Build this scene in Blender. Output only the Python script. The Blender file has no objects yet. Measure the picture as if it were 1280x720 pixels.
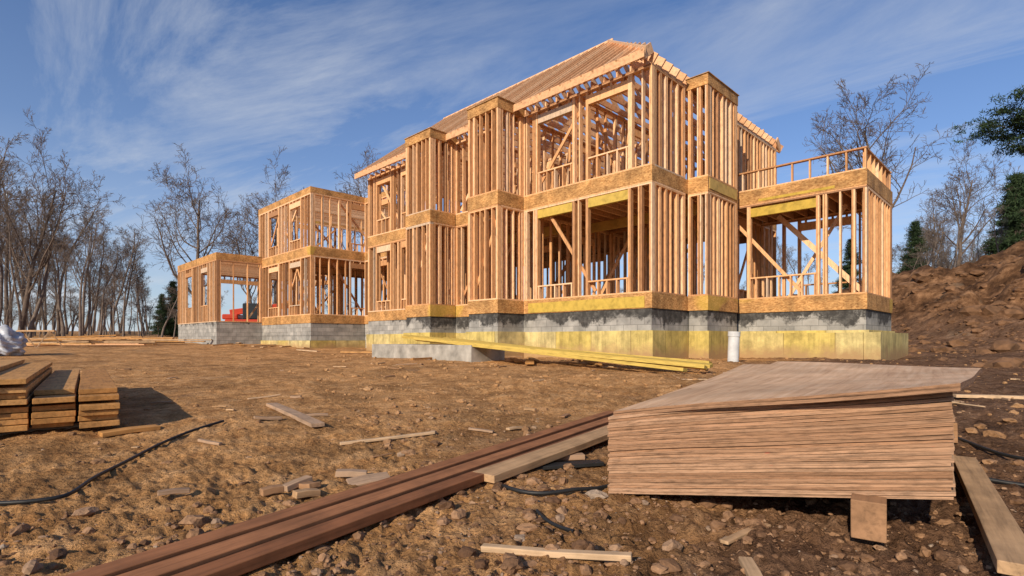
import bpy, math, random
import numpy as np
from mathutils import Vector, Matrix
random.seed(7); np.random.seed(7)
R=random.random
def U(a,b): return random.uniform(a,b)
scene=bpy.context.scene
scene.view_settings.view_transform='Standard'
scene.view_settings.look='None'
scene.view_settings.exposure=0

# ------------------------------------------------------------------ node helpers
def new_mat(name):
    m=bpy.data.materials.new(name); m.use_nodes=True
    nt=m.node_tree; b=nt.nodes['Principled BSDF']
    b.inputs['Specular IOR Level'].default_value=0.25
    b.inputs['Roughness'].default_value=0.8
    return m,nt,b
def N(nt,t,**kw):
    n=nt.nodes.new(t)
    for k,v in kw.items():
        if k in n.inputs: n.inputs[k].default_value=v
        else: setattr(n,k,v)
    return n
def L(nt,a,b): nt.links.new(a,b)
def coords(nt,scale=(1,1,1),kind='Object',rot=(0,0,0)):
    tc=N(nt,'ShaderNodeTexCoord'); mp=N(nt,'ShaderNodeMapping')
    mp.inputs['Scale'].default_value=scale; mp.inputs['Rotation'].default_value=rot
    L(nt,tc.outputs[kind],mp.inputs['Vector']); return mp.outputs['Vector']
def noise(nt,vec,scale,detail=4,rough=.55,dist=0.0):
    n=N(nt,'ShaderNodeTexNoise'); n.inputs['Scale'].default_value=scale
    n.inputs['Detail'].default_value=detail; n.inputs['Roughness'].default_value=rough
    n.inputs['Distortion'].default_value=dist
    L(nt,vec,n.inputs['Vector']); return n.outputs['Fac']
def ramp(nt,fac,stops):
    r=N(nt,'ShaderNodeValToRGB'); cr=r.color_ramp
    while len(cr.elements)<len(stops): cr.elements.new(0.5)
    for e,(p,c) in zip(cr.elements,stops):
        e.position=p; e.color=(c[0],c[1],c[2],1) if hasattr(c,'__len__') else (c,c,c,1)
    L(nt,fac,r.inputs['Fac']); return r.outputs['Color']
def mix(nt,fac,a,b,mode='MIX'):
    m=N(nt,'ShaderNodeMix',data_type='RGBA'); m.blend_type=mode
    for s,v in ((m.inputs['Factor'],fac),(m.inputs['A'],a),(m.inputs['B'],b)):
        if hasattr(v,'is_linked') or hasattr(v,'links'): L(nt,v,s)
        elif hasattr(v,'__len__'): s.default_value=(v[0],v[1],v[2],1)
        else: s.default_value=v
    return m.outputs['Result']
def math_(nt,op,a,b=None,c=None):
    m=N(nt,'ShaderNodeMath'); m.operation=op
    for i,v in enumerate((a,b,c)):
        if v is None: continue
        if hasattr(v,'links'): L(nt,v,m.inputs[i])
        else: m.inputs[i].default_value=v
    return m.outputs[0]
def bump(nt,b,h,strength=.5,dist=.01,prev=None):
    n=N(nt,'ShaderNodeBump'); n.inputs['Strength'].default_value=strength
    n.inputs['Distance'].default_value=dist; L(nt,h,n.inputs['Height'])
    if prev is not None: L(nt,prev,n.inputs['Normal'])
    L(nt,n.outputs['Normal'],b.inputs['Normal']); return n.outputs['Normal']

# ------------------------------------------------------------------ materials
def lumber_mat(name,c1,c2,c3,grain=(3,3,3),gs=6,knots=False,stops=None):
    m,nt,b=new_mat(name)
    g=N(nt,'ShaderNodeNewGeometry')
    base=ramp(nt,g.outputs['Random Per Island'],stops or [(0,c1),(.5,c2),(1,c3)])
    if knots:
        oi=N(nt,'ShaderNodeObjectInfo'); base=ramp(nt,oi.outputs['Random'],[(0,c1),(.5,c2),(1,c3)])
    v=coords(nt,grain)
    if knots:
        va=N(nt,'ShaderNodeVectorMath'); va.operation='ADD'; L(nt,v,va.inputs[0])
        k=math_(nt,'MULTIPLY',oi.outputs['Random'],37.0); L(nt,k,va.inputs[1]); v=va.outputs[0]
    n=noise(nt,v,gs,5,.65,.3)
    col=mix(nt,.75,base,ramp(nt,n,[(.3,.5),(.5,.95),(.7,1.15)]),'MULTIPLY')
    if knots:
        n5=noise(nt,coords(nt,(3,3,3)),2.0,4,.6); col=mix(nt,.7,col,ramp(nt,n5,[(.35,.65),(.6,1.1)]),'MULTIPLY')
        vo=N(nt,'ShaderNodeTexVoronoi'); vo.inputs['Scale'].default_value=4
        mp=N(nt,'ShaderNodeMapping'); mp.inputs['Scale'].default_value=(.6,2.2,1); L(nt,coords(nt),mp.inputs[0]); L(nt,mp.outputs[0],vo.inputs['Vector'])
        kk=ramp(nt,vo.outputs['Distance'],[(.04,1.0),(.10,0.0)]); col=mix(nt,math_(nt,'MULTIPLY',kk,.75),col,(c1[0]*.35,c1[1]*.3,c1[2]*.3))
    L(nt,col,b.inputs['Base Color']); bump(nt,b,n,.4,.004)
    return m
M_stud=lumber_mat('stud_lumber',(.5,.24,.1),(.76,.43,.21),(.86,.57,.33),(2,2,.7),8,stops=[(0,(.34,.18,.095)),(.10,(.46,.23,.10)),(.35,(.70,.37,.165)),(.65,(.80,.46,.225)),(.9,(.88,.57,.33)),(1,(.55,.42,.30))])
M_raft=lumber_mat('rafter_lumber',(.60,.31,.15),(.75,.44,.235),(.82,.53,.31),(2,2,2),6)
M_brown=lumber_mat('brown_lumber',(.25,.10,.042),(.32,.135,.058),(.37,.165,.075),(1.2,26,26),2,True)
M_pale=lumber_mat('pale_lumber',(.44,.27,.14),(.52,.34,.19),(.58,.40,.24),(1.5,25,25),2,True)
M_stack=lumber_mat('stack_lumber',(.52,.27,.09),(.42,.20,.06),(.62,.35,.135),(1.5,22,22),2,True)
M_bear=lumber_mat('bearer_lumber',(.34,.185,.095),(.36,.20,.10),(.33,.18,.09),(1.5,22,22),2,True)
M_grey=lumber_mat('weathered_lumber',(.36,.23,.14),(.42,.28,.18),(.30,.18,.11),(1.5,22,22),2,True)

def osb_mat(name,c1,c2,yellow=0.0,thr=.60):
    m,nt,b=new_mat(name); v=coords(nt,(1,1,1))
    vo=N(nt,'ShaderNodeTexVoronoi'); vo.inputs['Scale'].default_value=20
    mp=N(nt,'ShaderNodeMapping'); mp.inputs['Scale'].default_value=(1,1,2.5); L(nt,v,mp.inputs[0]); L(nt,mp.outputs[0],vo.inputs['Vector'])
    sep=N(nt,'ShaderNodeSeparateColor'); L(nt,vo.outputs['Color'],sep.inputs[0])
    base=ramp(nt,sep.outputs[0],[(0,c1),(1,c2)])
    n=noise(nt,v,2.0,5,.65); base=mix(nt,.9,base,ramp(nt,n,[(.35,.5),(.65,1.18)]),'MULTIPLY')
    if yellow:
        n2=noise(nt,v,.35,1); f=ramp(nt,n2,[(thr,0.0),(thr+.02,1.0)])
        f=math_(nt,'MULTIPLY',f,yellow); base=mix(nt,f,base,(.60,.42,.06))
    L(nt,base,b.inputs['Base Color']); return m
M_osb=osb_mat('osb_rim',(.36,.17,.055),(.66,.37,.14),.45,.655)
M_floor=osb_mat('osb_subfloor',(.40,.22,.09),(.58,.36,.16))
M_lvl=lumber_mat('lvl_yellow',(.50,.33,.05),(.56,.39,.08),(.52,.35,.11),(1,1,1),5)
M_lvl2=lumber_mat('lvl_bundle_yellow',(.50,.34,.07),(.58,.41,.10),(.42,.29,.09),(1,8,8),5)

def cmu_mat():
    m,nt,b=new_mat('concrete_block')
    tc=N(nt,'ShaderNodeTexCoord'); s=N(nt,'ShaderNodeSeparateXYZ'); L(nt,tc.outputs['Object'],s.inputs[0])
    xy=math_(nt,'ADD',s.outputs[0],s.outputs[1]); c=N(nt,'ShaderNodeCombineXYZ')
    L(nt,xy,c.inputs[0]); zz=math_(nt,'ADD',s.outputs[2],-.18+.6); L(nt,zz,c.inputs[1])
    br=N(nt,'ShaderNodeTexBrick'); L(nt,c.outputs[0],br.inputs['Vector'])
    br.inputs['Scale'].default_value=1; br.inputs['Brick Width'].default_value=.4; br.inputs['Row Height'].default_value=.2
    br.inputs['Mortar Size'].default_value=.008; br.inputs['Color1'].default_value=(.42,.40,.36,1)
    br.inputs['Color2'].default_value=(.30,.29,.265,1); br.inputs['Mortar'].default_value=(.22,.21,.19,1)
    n=noise(nt,tc.outputs['Object'],3,5); col=mix(nt,.8,br.outputs['Color'],ramp(nt,n,[(.3,.55),(.7,1.15)]),'MULTIPLY')
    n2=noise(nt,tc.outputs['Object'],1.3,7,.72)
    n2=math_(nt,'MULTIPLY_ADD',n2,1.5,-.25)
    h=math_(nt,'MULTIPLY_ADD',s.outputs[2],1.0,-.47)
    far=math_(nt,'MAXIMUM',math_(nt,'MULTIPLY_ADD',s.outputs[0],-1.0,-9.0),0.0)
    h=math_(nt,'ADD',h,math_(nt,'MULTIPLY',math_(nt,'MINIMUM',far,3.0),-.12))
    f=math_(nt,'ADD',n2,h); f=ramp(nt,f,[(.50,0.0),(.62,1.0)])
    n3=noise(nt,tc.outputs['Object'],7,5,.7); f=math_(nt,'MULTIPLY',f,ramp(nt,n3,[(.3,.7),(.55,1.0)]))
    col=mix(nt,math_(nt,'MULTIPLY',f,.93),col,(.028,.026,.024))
    L(nt,col,b.inputs['Base Color']); bump(nt,b,n,.4,.01); return m
M_cmu=cmu_mat()
def foam_mat():
    m,nt,b=new_mat('yellow_foundation_board')
    tc=N(nt,'ShaderNodeTexCoord'); s=N(nt,'ShaderNodeSeparateXYZ'); L(nt,tc.outputs['Object'],s.inputs[0])
    xy=math_(nt,'ADD',s.outputs[0],s.outputs[1]); c=N(nt,'ShaderNodeCombineXYZ'); L(nt,xy,c.inputs[0]); c.inputs[1].default_value=.7
    br=N(nt,'ShaderNodeTexBrick'); L(nt,c.outputs[0],br.inputs['Vector']); br.inputs['Scale'].default_value=1
    br.inputs['Brick Width'].default_value=1.22; br.inputs['Row Height'].default_value=2.4; br.inputs['Mortar Size'].default_value=.010
    br.inputs['Color1'].default_value=(.58,.44,.12,1); br.inputs['Color2'].default_value=(.62,.51,.24,1); br.inputs['Mortar'].default_value=(.30,.22,.07,1)
    n=noise(nt,tc.outputs['Object'],2.5,7,.7); col=mix(nt,.85,br.outputs['Color'],ramp(nt,n,[(.3,.42),(.6,1.08)]),'MULTIPLY')
    st=N(nt,'ShaderNodeMapping'); st.inputs['Scale'].default_value=(5,5,.5); L(nt,tc.outputs['Object'],st.inputs[0])
    n4=noise(nt,st.outputs[0],2,5,.7); col=mix(nt,.6,col,ramp(nt,n4,[(.35,.6),(.55,1.05)]),'MULTIPLY')
    n2=noise(nt,tc.outputs['Object'],2.2,7,.75); dz=math_(nt,'MULTIPLY_ADD',s.outputs[2],-1.1,-.22); f=ramp(nt,math_(nt,'ADD',dz,n2),[(.36,0.0),(.75,.95)])
    col=mix(nt,f,col,(.38,.235,.11)); L(nt,col,b.inputs['Base Color']); bump(nt,b,n,.3,.01); return m
M_foam=foam_mat()
def simple(name,c,rough=.7,var=.3,scale=8,metal=0,spec=.3):
    m,nt,b=new_mat(name); v=coords(nt); n=noise(nt,v,scale,5)
    col=mix(nt,1,(c[0],c[1],c[2]),ramp(nt,n,[(.3,1-var),(.7,1+var*.5)]),'MULTIPLY')
    L(nt,col,b.inputs['Base Color']); b.inputs['Roughness'].default_value=rough; b.inputs['Metallic'].default_value=metal
    b.inputs['Specular IOR Level'].default_value=spec; bump(nt,b,n,.2,.01); return m
M_conc=simple('poured_concrete',(.38,.35,.30),.85,.5,3)
M_pipe=simple('white_pvc',(.60,.60,.58),.5,.2,5)
M_black=simple('black_rubber',(.02,.02,.02),.5,.2,20)
M_red=simple('red_machine_paint',(.5,.05,.02),.4,.2,4)
M_glass=simple('dark_cab_glass',(.03,.035,.04),.15,.1,4)
M_tyre=simple('tyre_rubber',(.025,.025,.025),.8,.3,10)
M_wrap=simple('white_plastic_wrap',(.50,.52,.56),.35,.45,6)
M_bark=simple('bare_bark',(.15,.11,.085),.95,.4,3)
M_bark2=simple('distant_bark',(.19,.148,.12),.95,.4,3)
M_needle=lumber_mat('pine_needles',(.018,.035,.014),(.03,.055,.02),(.05,.08,.03),(1,1,1),1)

def ground_mat():
    m,nt,b=new_mat('bare_dirt'); tc=N(nt,'ShaderNodeTexCoord'); v=tc.outputs['Object']
    s=N(nt,'ShaderNodeSeparateXYZ'); L(nt,v,s.inputs[0])
    n1=noise(nt,v,.5,6,.6,.3); n2=noise(nt,v,5,8,.65); n3=noise(nt,v,40,5,.7)
    tan=ramp(nt,n2,[(.28,(.31,.145,.052)),(.5,(.53,.28,.112)),(.72,(.68,.40,.19))])
    dark=ramp(nt,n2,[(.28,(.080,.040,.022)),(.5,(.185,.10,.055)),(.72,(.33,.195,.115))])
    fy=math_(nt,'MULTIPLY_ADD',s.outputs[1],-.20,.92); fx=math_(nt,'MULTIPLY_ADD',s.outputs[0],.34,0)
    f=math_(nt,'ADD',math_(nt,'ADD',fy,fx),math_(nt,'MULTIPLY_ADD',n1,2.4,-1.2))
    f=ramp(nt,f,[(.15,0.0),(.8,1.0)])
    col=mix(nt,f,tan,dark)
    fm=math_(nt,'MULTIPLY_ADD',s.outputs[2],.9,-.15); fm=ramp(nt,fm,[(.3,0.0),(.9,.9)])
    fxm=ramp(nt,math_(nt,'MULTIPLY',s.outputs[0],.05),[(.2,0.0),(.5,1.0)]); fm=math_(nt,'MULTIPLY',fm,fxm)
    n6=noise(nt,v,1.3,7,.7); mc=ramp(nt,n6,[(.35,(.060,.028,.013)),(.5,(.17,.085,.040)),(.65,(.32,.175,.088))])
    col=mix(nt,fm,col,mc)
    col=mix(nt,.8,col,ramp(nt,n3,[(.3,.5),(.5,1.0),(.72,1.35)]),'MULTIPLY')
    col=mix(nt,.8,col,ramp(nt,n6,[(.36,.5),(.6,1.12)]),'MULTIPLY')
    gp=noise(nt,v,.8,3); gpf=ramp(nt,gp,[(.63,0.0),(.75,.4)]); col=mix(nt,gpf,col,(.27,.21,.15))
    L(nt,col,b.inputs['Base Color']); b.inputs['Roughness'].default_value=.95; b.inputs['Specular IOR Level'].default_value=.1
    p=bump(nt,b,n2,.8,.06); p=bump(nt,b,n3,.9,.014,p); return m
M_ground=ground_mat()
def clod_mat():
    m,nt,b=new_mat('clod_soil'); g=N(nt,'ShaderNodeNewGeometry'); tc=N(nt,'ShaderNodeTexCoord')
    s=N(nt,'ShaderNodeSeparateXYZ'); L(nt,tc.outputs['Object'],s.inputs[0])
    base=ramp(nt,g.outputs['Random Per Island'],[(0,(.11,.056,.028)),(.45,(.24,.13,.066)),(.86,(.34,.195,.105)),(.97,(.28,.20,.14)),(1,(.34,.26,.19))])
    f=math_(nt,'MULTIPLY_ADD',s.outputs[1],.16,-.40); f=math_(nt,'MAXIMUM',f,0.0); f=math_(nt,'MINIMUM',f,.8); base=mix(nt,f,base,(.48,.265,.11))
    n=noise(nt,tc.outputs['Object'],60,4); col=mix(nt,.7,base,ramp(nt,n,[(.3,.6),(.7,1.2)]),'MULTIPLY')
    L(nt,col,b.inputs['Base Color']); bump(nt,b,n,.7,.008); return m
M_clod=clod_mat()

def ply_top():
    m,nt,b=new_mat('plywood_face'); v=coords(nt,(22,.9,22)); n=noise(nt,v,1.3,8,.7,.5)
    col=ramp(nt,n,[(.25,(.40,.23,.13)),(.45,(.60,.38,.225)),(.6,(.68,.46,.29)),(.8,(.74,.53,.36))])
    v2=coords(nt,(1,1,1)); n2=noise(nt,v2,2.2,6,.65); col=mix(nt,.8,col,ramp(nt,n2,[(.35,.62),(.65,1.1)]),'MULTIPLY')
    vo=N(nt,'ShaderNodeTexVoronoi'); vo.inputs['Scale'].default_value=3.2
    mp=N(nt,'ShaderNodeMapping'); mp.inputs['Scale'].default_value=(1.6,.7,1); L(nt,v2,mp.inputs[0]); L(nt,mp.outputs[0],vo.inputs['Vector'])
    k=ramp(nt,vo.outputs['Distance'],[(.035,1.0),(.07,0.0)]); col=mix(nt,math_(nt,'MULTIPLY',k,.7),col,(.22,.10,.05))
    L(nt,col,b.inputs['Base Color']); bump(nt,b,n,.25,.003); return m
def ply_edge():
    m,nt,b=new_mat('plywood_edge'); g=N(nt,'ShaderNodeNewGeometry')
    base=ramp(nt,g.outputs['Random Per Island'],[(0,(.31,.165,.088)),(.5,(.40,.225,.128)),(1,(.49,.295,.178))])
    uv=N(nt,'ShaderNodeUVMap'); uv.uv_map='UVMap'
    def uvs(a,c):
        mp=N(nt,'ShaderNodeMapping'); mp.inputs['Scale'].default_value=(a,c,1); L(nt,uv.outputs[0],mp.inputs[0]); return mp.outputs[0]
    n=noise(nt,uvs(1.5,3.2),1,4,.6,.1); col=mix(nt,.85,base,ramp(nt,n,[(.36,.45),(.5,.9),(.62,1.15)]),'MULTIPLY')
    n2=noise(nt,uvs(14,.9),1,5,.7); col=mix(nt,.8,col,ramp(nt,n2,[(.34,.45),(.55,1.08)]),'MULTIPLY')
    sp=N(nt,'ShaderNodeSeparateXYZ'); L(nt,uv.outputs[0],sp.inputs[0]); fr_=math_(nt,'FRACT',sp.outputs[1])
    ply_gap=math_(nt,'PINGPONG',math_(nt,'MULTIPLY',fr_,5.0),1.0); col=mix(nt,.35,col,ramp(nt,ply_gap,[(0.0,.5),(.6,1.1)]),'MULTIPLY')  # ply stripes; the one at each sheet joint also paints in gap shade
    n3=noise(nt,uvs(7,.55),1.4,2,.5); f=ramp(nt,n3,[(.76,0.0),(.79,.7)]); col=mix(nt,f,col,(.5,.08,.05))
    L(nt,col,b.inputs['Base Color']); bump(nt,b,n,.6,.002); return m
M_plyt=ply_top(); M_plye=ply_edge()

# ------------------------------------------------------------------ mesh builder
class MB:
    def __init__(s): s.v=[]; s.f=[]; s.m=[]
    def box8(s,c,mat=0):
        i=len(s.v); s.v.extend(c)
        for f in ((0,3,2,1),(4,5,6,7),(0,1,5,4),(1,2,6,5),(2,3,7,6),(3,0,4,7)): s.f.append(tuple(i+k for k in f)); s.m.append(mat)
    def box(s,x0,x1,y0,y1,z0,z1,mat=0):
        s.box8([(x0,y0,z0),(x1,y0,z0),(x1,y1,z0),(x0,y1,z0),(x0,y0,z1),(x1,y0,z1),(x1,y1,z1),(x0,y1,z1)],mat)
    def beam(s,p,q,w,h,mat=0,up=(0,0,1)):
        p=Vector(p);q=Vector(q);d=(q-p).normalized();u=Vector(up)
        if abs(d.dot(u))>.98: u=Vector((1,0,0))
        r=d.cross(u).normalized(); u=r.cross(d).normalized(); r=r*w/2; u=u*h/2
        c=[p-r-u,p+r-u,q+r-u,q-r-u,p-r+u,p+r+u,q+r+u,q-r+u]
        s.box8([tuple(k) for k in c],mat)
    def obj(s,name,mats,parent=None,smooth=False,bevel=0):
        me=bpy.data.meshes.new(name); me.from_pydata(s.v,[],s.f)
        for m in (mats if isinstance(mats,(list,tuple)) else [mats]): me.materials.append(m)
        me.polygons.foreach_set('material_index',s.m)
        if smooth: me.polygons.foreach_set('use_smooth',[True]*len(s.f))
        me.update(); o=bpy.data.objects.new(name,me); scene.collection.objects.link(o)
        if parent: o.parent=parent
        if bevel:
            b=o.modifiers.new('bev','BEVEL'); b.width=bevel; b.segments=2
        return o
def empty(name,loc=(0,0,0),rz=0):
    e=bpy.data.objects.new(name,None); e.location=loc; e.rotation_euler=(0,0,rz); e.empty_display_size=.3
    scene.collection.objects.link(e); return e

# ------------------------------------------------------------------ terrain
def vnoise(x,y,seed):
    ix=np.floor(x).astype(np.int64); iy=np.floor(y).astype(np.int64); fx=x-ix; fy=y-iy
    fx=fx*fx*(3-2*fx); fy=fy*fy*(3-2*fy)
    def h(a,b):
        k=(a*374761393+b*668265263+seed*14426950)&0xffffffff
        k=((k^(k>>13))*1274126177)&0xffffffff; k=k^(k>>16); return (k&0xffffff)/float(0xffffff)
    return (h(ix,iy)*(1-fx)+h(ix+1,iy)*fx)*(1-fy)+(h(ix,iy+1)*(1-fx)+h(ix+1,iy+1)*fx)*fy
def fbm(x,y,seed,o=4):
    t=0;a=.5
    for i in range(o): t=t+a*(vnoise(x,y,seed+i)-.5); x=x*2.03+5.1; y=y*2.03+1.7; a*=.5
    return t
def sm(a,b,x): t=np.clip((x-a)/(b-a),0,1); return t*t*(3-2*t)
def gz(x,y):
    x=np.asarray(x,float); y=np.asarray(y,float); r=np.hypot(x,y)
    z=-.72+.05*sm(2.5,5,y)+.16*sm(5,13,y)+.32*sm(12,30,y)*sm(-2,-16,x)
    z=z+.022*np.clip(y-30,0,60)*sm(0,-20,x)+.03*np.clip(y-26,0,60)*sm(10,30,x)+.006*np.clip(y-30,0,100)
    w=sm(12.3,17.5,x)*sm(11.5,19,y)
    mound=(1.75+.27*np.clip(x-15,0,14)+1.5*fbm(x*.35,y*.35,31,4)*2)*w*(1-.35*sm(27,38,y))
    z=z+mound*1.0
    z=z+.55*sm(9.5,14,x)*sm(7,13,y)*(1-w)*.5
    z=z+.16*fbm(x*.5,y*.5,3,3)*sm(1.5,6,r)
    z=z+.08*fbm(x*2.2,y*2.2,11,4)*(.5+.5*sm(-3,2,x-.2*y))
    # wheel ruts in front of the house
    q=(x+.35*y)*.94+.25*np.sin(y*.7+x*.2); 
    for off in (-6.2,-4.4,1.6,3.3): z=z-.06*np.exp(-((q-off)/.22)**2)*sm(4.5,6.5,y)*sm(13,9,y)*(.6+fbm(x*2,y*2,9,2))
    rough=.70+1.1*fbm(x*.8,y*.8,77,2)+.5*sm(4,1.5,y)+.45*sm(-1.5,1.5,x)+2.2*w
    c=np.abs(fbm(x*9,y*9,21,4)); z=z+.08*c*rough*(1-sm(18,40,r))
    z=z+1.0*w*np.abs(fbm(x*1.3,y*1.3,55,4))+1.1*w*np.abs(fbm(x*.6,y*.6,56,3))
    z=z+.04*fbm(x*30,y*30,91,3)*rough*(1-sm(4,12,r))
    sx=(x+1.893)*.552+(y-.499)*.834; ds=(x+1.893)*.834-(y-.499)*.552
    k=sm(.75,.32,np.abs(ds-.15))*sm(6,5,sx); z=z+k*(np.minimum(z,-.728+.0125*sx)-z)
    return z
ang=np.concatenate([np.radians(np.arange(-180,-54,4.5)),np.radians(np.arange(-54,54,.17)),np.radians(np.arange(54,180,4.5))])
rad=[.35]
while rad[-1]<520: rad.append(rad[-1]*(1.0095 if rad[-1]<30 else 1.03))
rad=np.array(rad); na=len(ang); nr=len(rad)
A,Rr=np.meshgrid(ang,rad); X=np.sin(A)*Rr; Y=np.cos(A)*Rr; Z=gz(X,Y)
V=np.stack([X,Y,Z],-1).reshape(-1,3)
V=np.vstack([V,[[0,0,-.74]]]); ci=len(V)-1
i=np.arange(nr-1)[:,None]*na; j=np.arange(na)[None,:]; j2=(j+1)%na
F=np.stack([i+j,i+j2,i+na+j2,i+na+j],-1).reshape(-1,4)[:,::-1]
me=bpy.data.meshes.new('ground')
tri=np.stack([np.full(na,ci),np.arange(na),(np.arange(na)+1)%na],-1)[:,::-1]
nl=F.size+tri.size; me.vertices.add(len(V)); me.vertices.foreach_set('co',V.ravel())
me.loops.add(nl); me.loops.foreach_set('vertex_index',np.concatenate([F.ravel(),tri.ravel()]).astype(np.int32))
me.polygons.add(len(F)+len(tri))
ls=np.concatenate([np.arange(len(F))*4,F.size+np.arange(len(tri))*3]).astype(np.int32)
me.polygons.foreach_set('loop_start',ls)
me.polygons.foreach_set('use_smooth',[True]*(len(F)+len(tri)))
me.update(calc_edges=True); me.validate()
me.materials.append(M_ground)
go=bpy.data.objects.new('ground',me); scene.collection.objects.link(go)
def G(x,y): return float(gz(np.array([x]),np.array([y]))[0])

def np_mesh(name,V,F,mats,smooth=False):
    me=bpy.data.meshes.new(name); k=F.shape[1]
    me.vertices.add(len(V)); me.vertices.foreach_set('co',V.astype(np.float32).ravel())
    me.loops.add(F.size); me.loops.foreach_set('vertex_index',F.ravel().astype(np.int32))
    me.polygons.add(len(F)); me.polygons.foreach_set('loop_start',(np.arange(len(F))*k).astype(np.int32))
    me.polygons.foreach_set('use_smooth',[smooth]*len(F)); me.update(calc_edges=True)
    for m in (mats if isinstance(mats,list) else [mats]): me.materials.append(m)
    return me
import bmesh
bm=bmesh.new(); bmesh.ops.create_icosphere(bm,subdivisions=2,radius=1); bm.verts.ensure_lookup_table()
iv=np.array([v.co[:] for v in bm.verts]); iff=np.array([[v.index for v in f.verts] for f in bm.faces]); bm.free()
rng=np.random.RandomState(3); n=21000
a=rng.uniform(-50,50,n)*math.pi/180; r=1.2*np.exp(rng.uniform(0,1,n)**1.15*math.log(20/1.2))
cx=np.sin(a)*r; cy=np.cos(a)*r
sz=(.003+.0068*rng.pareto(2.2,n)); sz=np.clip(sz,0,.042)*(.6+.075*np.clip(r,0,10))
right=(cx>-.45*cy+.7)|(cy<2.2)
keep=rng.rand(n)<np.where(right,.98,.34)*np.where(r>5,.55,1); sz=np.where(right,sz,sz*.62)
cx,cy,sz=cx[keep],cy[keep],sz[keep]; n=len(cx)
cz=gz(cx,cy)
rot=rng.uniform(0,6.28,n); sc=np.stack([rng.uniform(.7,1.4,n),rng.uniform(.6,1.1,n),rng.uniform(.4,.85,n)],-1)*sz[:,None]
vv=iv[None]*(1+.5*(rng.rand(n,len(iv),1)-.5)); vv=vv*sc[:,None,:]
c,s_=np.cos(rot)[:,None],np.sin(rot)[:,None]; xx=vv[...,0]*c-vv[...,1]*s_; yy=vv[...,0]*s_+vv[...,1]*c
vv=np.stack([xx+cx[:,None],yy+cy[:,None],vv[...,2]+cz[:,None]+sz[:,None]*.15],-1).reshape(-1,3)
ff=(iff[None]+(np.arange(n)*len(iv))[:,None,None]).reshape(-1,3)
o=bpy.data.objects.new('dirt_clods',np_mesh('dirt_clods',vv,ff,M_clod)); scene.collection.objects.link(o)
n=2600; cx=rng.uniform(9,32,n); cy=rng.uniform(8.5,25,n); ok=(cx>12)|(cy<12.5); cx,cy=cx[ok],cy[ok]; n=len(cx); sz=np.clip(.03+.045*rng.pareto(2.0,n),0,.36); cz=gz(cx,cy)
vv=iv[None]*(1+.55*(rng.rand(n,len(iv),1)-.5))*np.stack([sz*1.2,sz,sz*.7],-1)[:,None,:]
vv=(vv+np.stack([cx,cy,cz],-1)[:,None,:]).reshape(-1,3); ff=(iff[None]+(np.arange(n)*len(iv))[:,None,None]).reshape(-1,3)
M_rub=simple('spoil_rubble',(.19,.10,.05),.95,.5,4)
o=bpy.data.objects.new('spoil_heap_rubble',np_mesh('rubble',vv,ff,M_rub)); scene.collection.objects.link(o)

# ------------------------------------------------------------------ house
HC=(3.39,13.02,0)
house=empty('timber_frame_house',HC,-math.pi/4)
W=MB(); RIM=MB(); FL=MB(); LV=MB(); JO=MB(); RF=MB(); FD=MB(); YB=MB()
def ub(B,u0,u1,v0,v1,z0,z1): B.box(-max(u0,u1),-min(u0,u1),min(v0,v1),max(v0,v1),z0,z1)
def ubeam(B,p,q,w,h): B.beam((-p[0],p[1],p[2]),(-q[0],q[1],q[2]),w,h)
Z1,Z1T=1.16,3.88; Z2,Z2T=4.26,6.72
T=.038
def wall(ax,c,inw,a0,a1,z0,z1,ops=(),sp=.4,th=.13,brace=0,hdr='y',dbl=.25):
    c0,c1=(c,c+inw*th)
    def put(B,s0,s1,za,zb,ins=0.0):
        k0,k1=c0+inw*ins,c1-inw*ins
        if ax=='u': ub(B,s0,s1,k0,k1,za,zb)
        else: ub(B,k0,k1,s0,s1,za,zb)
    ln=a1-a0
    put(W,a0,a1,z0,z0+T); put(W,a0,a1,z1-T,z1); put(W,a0+.002,a1-.002,z1-2*T-.002,z1-T-.002,.002)
    zb,zt=z0+T,z1-2*T-.002
    def stud(s,za=zb,zb_=zt):
        s+=U(-.012,.012); j=U(-.004,.004); put(W,s,s+T,za+.001,zb_-.001,.003+abs(j))
    for s in (a0,a0+T+.003,a1-T,a1-2*T-.003): 
        put(W,s,s+T,zb+.001,zt-.001,.003)
    for (s0,s1,sill,head) in ops:
        for s in (s0-T,s0-2*T-.003,s1,s1+T+.003): put(W,s,s+T,zb+.001,zt-.001,.003)
        B=LV if hdr=='y' else W
        put(B,s0+.001,s1-.001,head,min(head+.24,zt-.002),.006)
        if sill>z0+.1:
            put(W,s0+.001,s1-.001,sill-T,sill,.002)
            k=s0+.02
            while k<s1-.05: stud(k,zb,sill-T); k+=.3
        if head+.3<zt:
            k=s0+.1
            while k<s1-.05: stud(k,head+.242,zt); k+=.38
    k=a0+sp*U(.7,1.0)
    while k<a1-.12:
        if all(not(s0-.1<k<s1+.06) for (s0,s1,_,_) in ops):
            stud(k)
            if R()<dbl: stud(k+T+.02)
        k+=sp*U(.93,1.07)
    for b in range(brace):
        s=U(a0+.1,max(a0+.2,a1-1.9)); e=min(a1-.1,s+U(1.4,2.2)); za,zc=z0+.15,z1-.25
        if R()<.5: s,e=e,s
        off=c1+inw*.025
        if ax=='u': ubeam(W,(s,off,za),(e,off,zc),.04,.09)
        else: ubeam(W,(off,s,za),(off,e,zc),.04,.09)
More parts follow.
